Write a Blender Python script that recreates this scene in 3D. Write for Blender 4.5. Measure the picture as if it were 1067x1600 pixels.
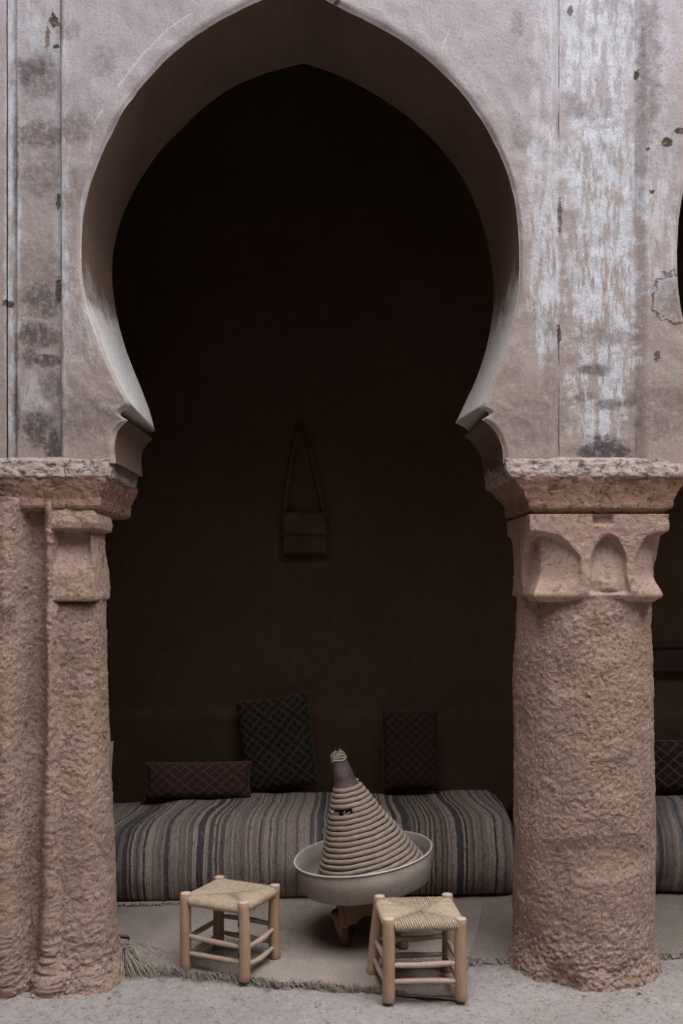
import bpy, math, random
import numpy as np
from mathutils import Vector, Matrix, Euler

for o in list(bpy.data.objects): bpy.data.objects.remove(o)
S = bpy.context.scene
COL = S.collection
R = math.radians
random.seed(7)
rng = np.random.default_rng(11)

# ------------------------------------------------------------------ camera
CAM_D, CAM_H, FPX, VPX, HOR = 4.1, 1.7, 1558.0, 533.5, 904.0
cd = bpy.data.cameras.new('camera'); cam = bpy.data.objects.new('camera', cd); COL.objects.link(cam)
cam.location = (0, -CAM_D, CAM_H); cam.rotation_euler = (R(90), 0, 0)
cd.sensor_fit = 'AUTO'; cd.sensor_width = 36.0; cd.lens = 36.0 * FPX / 1600
cd.shift_y = (HOR - 800) / 1600; cd.clip_start = 0.05
S.camera = cam
# ------------------------------------------------------------------ sky, exposure
w = bpy.data.worlds.new('world'); S.world = w; w.use_nodes = True
wn = w.node_tree; bg = wn.nodes['Background']
# overcast sky: the zenith about three times as bright as the horizon
tc = wn.nodes.new('ShaderNodeTexCoord'); sx = wn.nodes.new('ShaderNodeSeparateXYZ')
wn.links.new(tc.outputs['Generated'], sx.inputs[0])
mr = wn.nodes.new('ShaderNodeMapRange'); wn.links.new(sx.outputs['Z'], mr.inputs['Value'])
mr.inputs['To Min'].default_value = 1 / 3; mr.inputs['To Max'].default_value = 1.0
wn.links.new(mr.outputs[0], bg.inputs['Strength'])
bg.inputs['Color'].default_value = (0.98, 0.985, 1.02, 1)
S.view_settings.view_transform = 'Standard'; S.view_settings.look = 'None'
S.view_settings.gamma = 1; S.view_settings.use_curve_mapping = False
S.view_settings.exposure = 3.0
S.cycles.max_bounces = 5; S.cycles.diffuse_bounces = 1


def WX(px, Y=0.0): return (px - VPX) * (CAM_D + Y) / FPX
def WZ(py, Y=0.0): return CAM_H + (HOR - py) * (CAM_D + Y) / FPX
def ground(px, py):
    d = FPX * CAM_H / (py - HOR); return (px - VPX) * d / FPX, d - CAM_D

# ------------------------------------------------------------------ helpers: tags, meshes
def tag(o, label=None, cat=None, group=None, kind=None):
    if label: o['label'] = label
    if cat: o['category'] = cat
    if group: o['group'] = group
    if kind: o['kind'] = kind
    return o
def empty(name, loc, rot=(0, 0, 0)):
    o = bpy.data.objects.new(name, None); COL.objects.link(o)
    o.location = loc; o.rotation_euler = rot; o.empty_display_size = 0.1
    return o
def np_mesh(name, V, Q, mat, parent=None, smooth=True, uv=None):
    V = np.asarray(V, dtype=np.float32).reshape(-1, 3); Q = np.asarray(Q, dtype=np.int32)
    k = Q.shape[1]; me = bpy.data.meshes.new(name)
    me.vertices.add(len(V)); me.vertices.foreach_set('co', V.ravel())
    me.loops.add(Q.size); me.loops.foreach_set('vertex_index', Q.ravel())
    me.polygons.add(len(Q)); me.polygons.foreach_set('loop_start', np.arange(0, Q.size, k, dtype=np.int32))
    if uv is not None:
        l = me.uv_layers.new(name='UVMap')
        l.data.foreach_set('uv', np.asarray(uv, dtype=np.float32)[Q.ravel()].ravel())
    me.update(calc_edges=True); me.validate()
    me.polygons.foreach_set('use_smooth', np.full(len(me.polygons), smooth, dtype=bool))
    me.materials.append(mat)
    o = bpy.data.objects.new(name, me); COL.objects.link(o); o.parent = parent
    return o
def grid_quads(nu, nv, closed_u=False, off=0, flip=False):
    iu = np.arange(nu if closed_u else nu - 1); iv = np.arange(nv - 1)
    a, b = np.meshgrid(iu, iv, indexing='ij'); a2 = (a + 1) % nu
    q = np.stack([a * nv + b, a2 * nv + b, a2 * nv + b + 1, a * nv + b + 1], -1).reshape(-1, 4)
    return (q[:, ::-1] if flip else q) + off
class MB:
    def __init__(s): s.v = []; s.f = []
    def add(s, v, f):
        o = len(s.v); s.v += [tuple(p) for p in v]; s.f += [tuple(i + o for i in q) for q in f]; return s
    def box(s, x0, x1, y0, y1, z0, z1):
        return s.add([(x0,y0,z0),(x1,y0,z0),(x1,y1,z0),(x0,y1,z0),(x0,y0,z1),(x1,y0,z1),(x1,y1,z1),(x0,y1,z1)],
                     [(0,3,2,1),(4,5,6,7),(0,1,5,4),(1,2,6,5),(2,3,7,6),(3,0,4,7)])
    def tube(s, pts, rad, sides=8, cap=True, flat=1.0, up=None):
        pts = [Vector(p) for p in pts]; n = len(pts)
        rad = rad if isinstance(rad, (list, tuple)) else [rad] * n
        t0 = (pts[1] - pts[0]).normalized()
        u = Vector(up) if up else (Vector((0, 0, 1)) if abs(t0.z) < .9 else Vector((1, 0, 0)))
        V = []
        for i, p in enumerate(pts):
            t = (pts[min(i + 1, n - 1)] - pts[max(i - 1, 0)]).normalized()
            u = (u - t * u.dot(t)).normalized(); b = t.cross(u)
            for k in range(sides):
                a = 2 * math.pi * k / sides
                V.append(p + (b * math.cos(a) + u * math.sin(a) * flat) * rad[i])
        F = [(i*sides+k, i*sides+(k+1)%sides, (i+1)*sides+(k+1)%sides, (i+1)*sides+k) for i in range(n-1) for k in range(sides)]
        if cap: F += [tuple(range(sides))[::-1], tuple(range((n-1)*sides, n*sides))]
        return s.add(V, F)
    def lathe(s, prof, sides=48):
        n = len(prof)
        V = [(r*math.cos(2*math.pi*k/sides), r*math.sin(2*math.pi*k/sides), z) for k in range(sides) for r, z in prof]
        F = [(k*n+i, ((k+1)%sides)*n+i, ((k+1)%sides)*n+i+1, k*n+i+1) for k in range(sides) for i in range(n-1)]
        return s.add(V, F)
    def build(s, name, mat, parent=None, smooth=True, bevel=0):
        me = bpy.data.meshes.new(name); me.from_pydata(s.v, [], s.f); me.update()
        me.polygons.foreach_set('use_smooth', [smooth] * len(me.polygons)); me.materials.append(mat)
        o = bpy.data.objects.new(name, me); COL.objects.link(o); o.parent = parent
        if bevel:
            m = o.modifiers.new('bevel', 'BEVEL'); m.width = bevel; m.segments = 2; m.limit_method = 'ANGLE'
        return o

# ------------------------------------------------------------------ vector noise
def vnoise(P, scale=1.0, seed=0):
    P = np.asarray(P, dtype=np.float64) * scale + seed * 17.31 + 1000.0
    I = np.floor(P).astype(np.int64); f = P - I; f = f * f * f * (f * (f * 6 - 15) + 10)
    def h(dx, dy, dz):
        n = (I[..., 0] + dx) * 374761393 + (I[..., 1] + dy) * 668265263 + (I[..., 2] + dz) * 1440662683 + seed * 982451653
        n = (n ^ (n >> 13)) * 1274126177 & 0x7fffffff
        n = (n ^ (n >> 16)) * 668265263 & 0x7fffffff
        return ((n ^ (n >> 15)) & 0xffff) / 32767.5 - 1
    x, y, z = f[..., 0], f[..., 1], f[..., 2]
    L = lambda a, b, t: a + (b - a) * t
    return L(L(L(h(0,0,0), h(1,0,0), x), L(h(0,1,0), h(1,1,0), x), y), L(L(h(0,0,1), h(1,0,1), x), L(h(0,1,1), h(1,1,1), x), y), z)
ROT = [np.array(Euler((.7 + k, .5 + 1.3 * k, .9 * k + .4)).to_matrix()) for k in range(5)]
def fbm(P, scale, oct=4, gain=.5, seed=0):
    s = 0; a = 1
    for k in range(oct): s = s + a * vnoise(P @ ROT[(k + seed) % 5], scale * 2 ** k, seed + k); a *= gain
    return s
def ridged(P, scale, oct=3, seed=0):
    s = 0; a = 1
    for k in range(oct): s = s + a * (1 - 2 * np.abs(vnoise(P @ ROT[(k + seed + 2) % 5], scale * 2.1 ** k, seed + k))); a *= .5
    return s
def sstep(a, b, x):
    t = np.clip((x - a) / (b - a), 0, 1); return t * t * (3 - 2 * t)
def resample(pts, n, smooth=0):
    p = np.array(pts, float); d = np.r_[0, np.cumsum(np.hypot(*np.diff(p, axis=0).T[:2]))]
    t = np.linspace(0, d[-1], n); q = np.stack([np.interp(t, d, p[:, k]) for k in range(p.shape[1])], 1)
    for _ in range(smooth): q[1:-1] = .25 * q[:-2] + .5 * q[1:-1] + .25 * q[2:]
    return q

# ------------------------------------------------------------------ material helpers
class Mat:
    def __init__(s, name):
        s.m = bpy.data.materials.new(name); s.m.use_nodes = True; s.t = s.m.node_tree
        s.b = s.t.nodes['Principled BSDF']; s.b.inputs['Specular IOR Level'].default_value = 0.15
        s.b.inputs['Roughness'].default_value = 0.95
        s.tc = s.t.nodes.new('ShaderNodeTexCoord'); s.obj = s.tc.outputs['Object']; s.uv = s.tc.outputs['UV']
    def put(s, sock, v):
        if isinstance(v, bpy.types.NodeSocket): s.t.links.new(v, sock)
        elif isinstance(v, (tuple, list)) and len(v) == 3 and sock.type == 'RGBA': sock.default_value = (*v, 1)
        else: sock.default_value = v
    def noise(s, vec, scale, detail=4, rough=.55, dist=0.0, col=False):
        n = s.t.nodes.new('ShaderNodeTexNoise'); s.put(n.inputs['Vector'], vec)
        n.inputs['Scale'].default_value = scale; n.inputs['Detail'].default_value = detail
        n.inputs['Roughness'].default_value = rough; n.inputs['Distortion'].default_value = dist
        return n.outputs['Color' if col else 'Fac']
    def voro(s, vec, scale, feature='F1', out='Distance', rnd=1.0):
        n = s.t.nodes.new('ShaderNodeTexVoronoi'); n.feature = feature; s.put(n.inputs['Vector'], vec)
        n.inputs['Scale'].default_value = scale; n.inputs['Randomness'].default_value = rnd
        return n.outputs[out]
    def white(s, v, dim='1D'):
        n = s.t.nodes.new('ShaderNodeTexWhiteNoise'); n.noise_dimensions = dim
        s.put(n.inputs['W' if dim == '1D' else 'Vector'], v); return n.outputs['Value']
    def math(s, op, a, b=0.0, c=0.0, clamp=False):
        n = s.t.nodes.new('ShaderNodeMath'); n.operation = op; n.use_clamp = clamp
        s.put(n.inputs[0], a); s.put(n.inputs[1], b); s.put(n.inputs[2], c); return n.outputs[0]
    def vmath(s, op, a, b=(0, 0, 0)):
        n = s.t.nodes.new('ShaderNodeVectorMath'); n.operation = op
        s.put(n.inputs[0], a); s.put(n.inputs[1], b)
        return n.outputs['Value' if op in ('LENGTH', 'DOT_PRODUCT') else 'Vector']
    def map(s, v, a, b, c=0.0, d=1.0):
        n = s.t.nodes.new('ShaderNodeMapRange'); n.interpolation_type = 'SMOOTHSTEP'
        for k, x in zip(('Value', 'From Min', 'From Max', 'To Min', 'To Max'), (v, a, b, c, d)): s.put(n.inputs[k], x)
        return n.outputs[0]
    def mix(s, f, a, b, blend='MIX'):
        n = s.t.nodes.new('ShaderNodeMix'); n.data_type = 'RGBA'; n.blend_type = blend
        s.put(n.inputs[0], f); s.put(n.inputs[6], a); s.put(n.inputs[7], b); return n.outputs[2]
    def ramp(s, f, stops, const=False):
        n = s.t.nodes.new('ShaderNodeValToRGB'); cr = n.color_ramp
        cr.interpolation = 'CONSTANT' if const else 'LINEAR'
        while len(cr.elements) < len(stops): cr.elements.new(0.5)
        for e, (p, c) in zip(cr.elements, stops): e.position = p; e.color = (*c, 1)
        s.put(n.inputs[0], f); return n.outputs[0]
    def sep(s, v):
        n = s.t.nodes.new('ShaderNodeSeparateXYZ'); s.put(n.inputs[0], v); return n.outputs
    def comb(s, x=0.0, y=0.0, z=0.0):
        n = s.t.nodes.new('ShaderNodeCombineXYZ')
        for k, v in zip('XYZ', (x, y, z)): s.put(n.inputs[k], v)
        return n.outputs[0]
    def bump(s, h, strength=.5, dist=.01, normal=None):
        n = s.t.nodes.new('ShaderNodeBump'); s.put(n.inputs['Height'], h)
        n.inputs['Strength'].default_value = strength; n.inputs['Distance'].default_value = dist
        if normal is not None: s.put(n.inputs['Normal'], normal)
        return n.outputs[0]
    def done(s, col, normal=None, rough=None, spec=None):
        s.put(s.b.inputs['Base Color'], col)
        if normal is not None: s.put(s.b.inputs['Normal'], normal)
        if rough is not None: s.put(s.b.inputs['Roughness'], rough)
        if spec is not None: s.put(s.b.inputs['Specular IOR Level'], spec)
        return s.m

def mud(name, c1, c2, c3, grain=1.0, depth=.012, light=(.50, .36, .28), crev_shade=.85):
    m = Mat(name); P = m.obj
    a = m.noise(P, 2.2, 5); b = m.noise(P, 14, 6, .65); g = m.noise(P, 90 * grain, 4, .7)
    c = m.mix(m.map(a, .35, .65), c1, c2); c = m.mix(m.map(b, .45, .75, 0, .7), c, c3)
    c = m.mix(m.map(g, .52, .72, 0, .45), c, light)
    v = m.voro(m.vmath('ADD', P, m.vmath('SCALE', m.noise(P, 20, 3, col=True), (0, 0, 0))), 45 * grain)
    k = m.noise(P, 42 * grain, 6, .72, 1.1)
    n = m.bump(k, .75, depth)
    n = m.bump(m.noise(P, 130 * grain, 4, .8), .7, depth * .45, n)
    c = m.mix(m.map(k, .48, .37, 0, crev_shade), c, tuple(x * .42 for x in c3))  # hollows of the bump darkened: crevice shade painted into the colour
    return m.done(c, n)

M = {}
M['mud'] = mud('rough_mud', (.66, .455, .355), (.74, .53, .425), (.55, .355, .265), 1.5, .030, (.80, .62, .52))
def soffit():
    # brown clay, with light painted in pale on the springing ends of the arch
    m = Mat('brown_soffit_clay'); P = m.obj
    a = m.noise(P, 3, 5); b = m.noise(P, 30, 6, .7)
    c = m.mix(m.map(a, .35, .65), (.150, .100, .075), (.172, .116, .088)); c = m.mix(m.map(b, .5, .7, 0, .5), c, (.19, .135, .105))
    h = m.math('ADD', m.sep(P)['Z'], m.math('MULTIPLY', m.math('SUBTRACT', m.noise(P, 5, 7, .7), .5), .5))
    end_light = m.math('MULTIPLY', m.map(h, 2.80, 3.0, 1, 0), m.map(m.sep(P)['Z'], 2.38, 2.40))
    c = m.mix(m.math('MULTIPLY', end_light, m.map(b, .35, .5, .7, 1)), c, (.56, .545, .53))
    return m.done(c, m.bump(b, .4, .006))
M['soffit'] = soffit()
M['capital'] = mud('capital_clay', (.53, .37, .29), (.60, .44, .355), (.44, .29, .215), .9, .014, (.68, .54, .46), .6)
M['slab'] = mud('cornice_clay', (.345, .205, .145), (.40, .255, .19), (.28, .155, .105), .7, .014, (.50, .38, .32))
M['ledge'] = mud('broken_ledge_plaster', (.36, .275, .235), (.47, .39, .36), (.27, .19, .15), .6, .018, (.56, .51, .50))
M['ground'] = mud('dusty_earth', (.46, .41, .385), (.52, .475, .45), (.40, .34, .305), 1.1, .018, (.57, .525, .50), .6)
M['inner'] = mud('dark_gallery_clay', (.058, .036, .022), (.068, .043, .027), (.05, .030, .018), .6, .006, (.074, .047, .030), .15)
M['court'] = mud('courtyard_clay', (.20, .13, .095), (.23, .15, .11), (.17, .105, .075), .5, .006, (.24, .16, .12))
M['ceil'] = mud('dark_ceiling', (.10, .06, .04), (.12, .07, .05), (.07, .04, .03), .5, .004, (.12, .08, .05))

def plaster():
    """weathered earthen plaster: whitewash streaks, soot stains, brown damp marks, painted shade at the right edge."""
    m = Mat('weathered_plaster'); P = m.obj
    big = m.noise(P, 1.6, 5, .6); mid = m.noise(P, 7, 6, .65); fine = m.noise(P, 60, 5, .7)
    c = m.mix(m.map(big, .35, .68), (.53, .44, .405), (.60, .525, .50))
    c = m.mix(m.map(mid, .48, .72, 0, .55), c, (.46, .355, .305))
    bl = m.noise(m.vmath('MULTIPLY', P, (1, 1, .6)), 11, 8, .75); c = m.mix(m.map(bl, .52, .66, 0, .45), c, (.37, .285, .245)); c = m.mix(m.map(bl, .46, .36, 0, .4), c, (.68, .61, .59))
    xyz = m.sep(P); Z = xyz['Z']
    # browner towards the bottom, paler towards the top
    c = m.mix(m.map(Z, 2.2, 3.9, .85, 0), c, (.50, .375, .305))
    c = m.mix(m.map(Z, 3.0, 4.2, 0, .45), c, (.66, .61, .62))
    stretch = m.vmath('MULTIPLY', P, (1, 1, .22))
    nzs = {k: m.noise(m.vmath('MULTIPLY', P, (.7, 1, 1.3)), k * 1.5, 8, .72) for k in (8, 12, 16)}
    nzs[60] = m.noise(P, 75, 5, .6)
    def dist(px, py, rx, ry, jig, scl):
        q = m.vmath('MULTIPLY', m.vmath('SUBTRACT', P, (WX(px), 0, WZ(py))), (380 / rx, 0, 380 / ry))
        nz = nzs[min(nzs, key=lambda k: abs(k - scl))]
        return m.math('ADD', m.vmath('LENGTH', q), m.math('MULTIPLY', m.math('SUBTRACT', nz, .5), jig * 4.0))
    def blob(px, py, rx, ry, soft=.55, jig=.5, scl=14):
        return m.map(dist(px, py, rx, ry, jig, scl), 1.0 - soft * .6, 1.0 + soft * .6, 1, 0)
    def line(x0, y0, x1, y1, wd):
        a = Vector((WX(x0), 0, WZ(y0))); ab = Vector((WX(x1), 0, WZ(y1))) - a
        pa = m.vmath('SUBTRACT', m.vmath('MULTIPLY', P, (1, 0, 1)), tuple(a))
        t = m.math('MULTIPLY', m.vmath('DOT_PRODUCT', pa, tuple(ab)), 1 / ab.length_squared, clamp=True)
        sc = m.t.nodes.new('ShaderNodeVectorMath'); sc.operation = 'SCALE'; sc.inputs[0].default_value = tuple(ab); m.put(sc.inputs['Scale'], t)
        d = m.vmath('LENGTH', m.vmath('SUBTRACT', pa, sc.outputs[0]))
        return m.map(m.math('ADD', d, m.math('MULTIPLY', m.math('SUBTRACT', nzs[12], .5), .012)), wd * .5, wd * 1.3, 1, 0)
    def total(L):
        t = None
        for a in L:
            k = a[-1]; b = m.math('MULTIPLY', blob(*a[:-1]), k); t = b if t is None else m.math('MAXIMUM', t, b)
        return t
    # chalky whitewash
    white = total([(940, 60, 62, 130, .5, .6, 8, 1.), (945, 290, 60, 160, .45, .7, 9, 1.), (945, 440, 58, 90, .4, .6, 9, 1.),
                   (945, 590, 50, 70, .5, .9, 12, .95), (935, 668, 45, 30, .4, .5, 14, .85), (852, 430, 26, 130, .35, .5, 7, .95),
                   (848, 290, 26, 120, .6, .8, 8, .7), (855, 80, 24, 160, .6, .8, 8, .55), (1030, 330, 26, 150, .6, .9, 8, .6),
                   (1010, 60, 40, 120, .8, .9, 8, .5), (60, 30, 45, 60, .6, .6, 10, .45), (95, 300, 12, 420, .6, .5, 8, .6),
                   (17, 330, 11, 420, .5, .5, 8, .8), (60, 615, 40, 30, .6, .8, 14, .5), (125, 500, 34, 70, .7, .9, 12, .35)])
    streak = m.map(m.noise(stretch, 26, 8, .78), .43, .54)
    white = m.math('MULTIPLY', white, streak)
    c = m.mix(m.math('MULTIPLY', white, .95), c, (.86, .855, .875))
    # thin chalk line drawn along the left of the arch, scratches
    ch = None
    for a in ((262, 44, 222, 84, .006), (222, 84, 183, 136, .006), (160, 171, 147, 192, .004), (143, 210, 139, 235, .004), (137, 282, 127, 318, .007),
              (127, 318, 125, 400, .004), (300, 20, 262, 44, .004), (705, 40, 690, 75, .003), (95, 0, 97, 330, .006), (97, 330, 93, 700, .006)):
        l = line(*a); ch = l if ch is None else m.math('MAXIMUM', ch, l)
    c = m.mix(m.math('MULTIPLY', ch, .75), c, (.76, .75, .76))
    # brown damp stains; the last one is shade painted down the right panel edge
    brown = total([(55, 120, 36, 30, .5, .5, 12, .75), (60, 205, 34, 22, .4, .5, 14, .8), (118, 200, 26, 26, .5, .5, 12, .7),
                   (60, 270, 34, 30, .6, .6, 14, .6), (120, 300, 26, 40, .7, .6, 12, .45), (105, 45, 18, 20, .6, .6, 12, .5),
                   (160, 95, 22, 26, .7, .6, 12, .45), (60, 410, 36, 40, .7, .7, 12, .5), (130, 640, 60, 40, .7, .7, 9, .5),
                   (1040, 640, 60, 40, .6, .7, 10, .6), (830, 650, 60, 40, .8, .6, 9, .4), (815, 215, 18, 20, .6, .6, 14, .5),
                   (808, 40, 10, 25, .6, .6, 18, .5), (1015, 100, 16, 110, .5, .7, 12, .6), (1015, 170, 12, 24, .5, .5, 16, .7),
                   (935, 165, 26, 20, .6, .7, 14, .35), (905, 160, 22, 18, .6, .7, 14, .35), (1052, 470, 26, 32, .3, .3, 10, .45),
                   (950, 520, 50, 14, .7, .9, 14, .55), (860, 620, 12, 110, .8, .4, 6, .45)])
    mot = m.map(m.noise(P, 34, 8, .8), .36, .56, .25, 1)
    brown = m.math('MULTIPLY', brown, mot)
    c = m.mix(m.math('MULTIPLY', brown, 1.0, clamp=True), c, (.20, .155, .13))
    # soot
    soot = total([(943, 706, 42, 26, .55, .7, 12, 1.), (935, 575, 24, 10, .6, .6, 16, .75), (952, 630, 16, 10, .6, .6, 16, .7),
                  (915, 618, 16, 10, .6, .6, 16, .5), (988, 620, 10, 14, .6, .6, 16, .5), (60, 90, 26, 20, .6, .6, 14, .55),
                  (40, 112, 12, 18, .6, .6, 14, .5), (62, 470, 26, 28, .6, .8, 14, .8), (55, 520, 30, 24, .6, .8, 14, .85),
                  (70, 560, 20, 10, .5, .7, 14, .95), (42, 555, 12, 14, .5, .6, 14, .8), (55, 665, 24, 26, .6, .8, 14, .9),
                  (80, 690, 14, 24, .5, .6, 14, .95), (75, 600, 18, 22, .7, .7, 14, .6), (22, 640, 6, 60, .6, .5, 14, .8),
                  (20, 250, 6, 90, .7, .6, 14, .55), (22, 550, 5, 24, .6, .6, 14, .7)])
    soot = m.math('MULTIPLY', soot, m.map(m.noise(stretch, 40, 6, .75), .34, .52, .45, 1))
    c = m.mix(m.math('MULTIPLY', soot, .9), c, (.06, .056, .058))
    # knocked-out holes and a loose patch of plaster
    hol = total([(1042, 223, 8, 7, .3, .35, 16, 1.), (1062, 205, 8, 4, .3, .8, 60, 1.), (1012, 233, 4, 2, .3, .8, 60, 1.), (1019, 300, 4, 3, .3, .8, 60, 1.),
                 (997, 112, 4, 7, .3, .8, 60, 1.), (82, 28, 7, 9, .3, .8, 60, 1.), (72, 55, 3, 14, .3, .8, 60, .8), (85, 69, 5, 3, .3, .8, 60, 1.), (10, 472, 7, 5, .3, .8, 60, 1.),
                 (88, 312, 3, 12, .3, .8, 60, .9), (88, 450, 4, 18, .3, .8, 60, .9), (893, 12, 4, 7, .3, .8, 60, .8), (1027, 556, 4, 8, .3, .8, 60, .8), (876, 520, 3, 14, .3, .8, 60, .9), (877, 330, 3, 22, .3, .8, 60, .8), (526, 3, 5, 3, .3, .8, 60, 1.)])
    c = m.mix(hol, c, (.12, .065, .045))
    ring = m.math('ABSOLUTE', m.math('SUBTRACT', dist(1056, 466, 36, 38, .35, 12), 1.0))
    ring = m.map(ring, .01, .05, 1, 0); c = m.mix(m.math('MULTIPLY', ring, .75), c, (.17, .11, .085))
    # pits and fine cracks
    pit = m.map(m.voro(P, 9), .02, .05, 1, 0)
    pit = m.math('MULTIPLY', pit, m.map(m.noise(P, 3, 2), .5, .62))
    c = m.mix(m.math('MULTIPLY', pit, .8), c, (.16, .09, .06))
    c = m.mix(m.map(fine, .5, .68, 0, .5), c, (.66, .58, .55))
    grit = m.noise(P, 170, 4, .8); c = m.mix(m.map(grit, .50, .36, 0, .6), c, (.28, .205, .17))
    h = m.math('ADD', m.math('MULTIPLY', mid, .6), m.math('MULTIPLY', fine, .35))
    n = m.bump(h, .5, .014); n = m.bump(m.math('SUBTRACT', 1.0, m.math('MAXIMUM', hol, m.math('MULTIPLY', ring, .5))), .9, .015, n); n = m.bump(m.math('SUBTRACT', 1.0, pit), .8, .006, n)
    c = m.mix(1.0, c, (.80, .85, .91), 'MULTIPLY')
    return m.done(c, n)
M['plaster'] = plaster()

def simple(name, c1, c2, scale=12, stretch=(1, 1, 1), bs=.4, bd=.003, rough=.9, spec=.2, hi=None):
    m = Mat(name); P = m.vmath('MULTIPLY', m.obj, stretch)
    a = m.noise(P, scale, 5, .6); g = m.noise(P, scale * 7, 4, .7)
    c = m.mix(m.map(a, .35, .65), c1, c2)
    if hi: c = m.mix(m.map(g, .5, .72, 0, .5), c, hi)
    return m.done(c, m.bump(m.math('ADD', a, m.math('MULTIPLY', g, .5)), bs, bd), rough, spec)
M['stool_wood'] = simple('peeled_wood', (.37, .235, .15), (.44, .30, .205), 10, (1, 1, .25), .35, .003, .75, .3, (.29, .17, .10))
M['end_grain'] = simple('sawn_end_grain', (.56, .45, .36), (.62, .52, .43), 40)
M['rung_wood'] = simple('split_rung_wood', (.42, .31, .235), (.50, .39, .31), 14, (.3, .3, 1), .5, .004, .8, .25, (.38, .24, .15))
M['crack'] = simple('dark_split', (.03, .018, .012), (.045, .025, .015), 50)
M['rush'] = simple('rush_cord', (.42, .33, .225), (.53, .43, .31), 70, (1, 1, 1), .8, .003, .8, .25, (.29, .20, .115))
M['coil'] = simple('palm_coil', (.30, .235, .18), (.37, .295, .235), 40, (1, 1, 1), .8, .004, .85, .2, (.22, .16, .115))
M['leather'] = simple('worn_dark_leather', (.085, .062, .065), (.13, .095, .098), 22, (1, 1, 1), .4, .003, .5, .4, (.20, .165, .16))
M['basin'] = simple('scuffed_tin', (.30, .25, .215), (.36, .31, .275), 9, (1, 1, 1), .25, .002, .7, .3, (.24, .185, .15))
M['rim'] = simple('pale_rim', (.50, .455, .42), (.56, .51, .475), 20, (1, 1, 1), .2, .002, .6, .3)
M['table_wood'] = simple('old_table_wood', (.17, .10, .065), (.22, .135, .09), 9, (1, .3, 1), .5, .004, .85, .2, (.13, .075, .048))
M['bag'] = simple('dark_satchel_leather', (.048, .031, .017), (.062, .041, .022), 14, (1, 1, 1), .5, .004, .8, .2)
M['iron'] = simple('rusty_iron', (.05, .035, .03), (.07, .05, .04), 30)
M['linen'] = simple('pale_linen', (.36, .31, .27), (.42, .37, .325), 30, (1, 1, 1), .5, .002)
M['mattress'] = simple('plain_mattress_cloth', (.22, .19, .17), (.27, .23, .20), 30)
M['straw'] = simple('dry_straw', (.24, .20, .16), (.40, .345, .29), 9, (1, 1, 1), .2, .001, .9, .2, (.17, .135, .10))
M['clod'] = simple('clay_crumb', (.26, .20, .165), (.44, .37, .33), 30)
M['panel'] = simple('sooty_panel', (.030, .020, .014), (.045, .028, .02), 10)

def woven(name, c1, c2, cd, s=92.0):
    m = Mat(name); u = m.sep(m.uv)
    row = m.math('FLOOR', m.math('MULTIPLY', u['Y'], s))
    odd = m.math('MULTIPLY', m.math('MODULO', row, 2.0), .5)
    x = m.math('ADD', m.math('MULTIPLY', u['X'], s * .7), odd)
    fx = m.math('ABSOLUTE', m.math('SUBTRACT', m.math('FRACT', x), .5)); fy = m.math('ABSOLUTE', m.math('SUBTRACT', m.math('FRACT', m.math('MULTIPLY', u['Y'], s)), .5))
    e = m.map(m.math('MAXIMUM', fx, fy), .28, .5, 1, 0)
    a = m.noise(m.uv, 3, 5, .6); b = m.noise(m.uv, 120, 3, .7)
    c = m.mix(m.map(a, .35, .65), c1, c2); c = m.mix(m.map(b, .4, .7, 0, .5), c, cd)
    c = m.mix(m.math('MULTIPLY', m.math('SUBTRACT', 1.0, e), .75), c, cd)
    return m.done(c, m.bump(m.math('ADD', e, m.math('MULTIPLY', b, .6)), .9, .006))
M['mat_a'] = woven('straw_mat', (.53, .45, .39), (.61, .53, .465), (.25, .20, .16))
M['mat_b'] = woven('straw_mat_grey', (.44, .375, .325), (.50, .435, .38), (.21, .17, .135))

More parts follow.
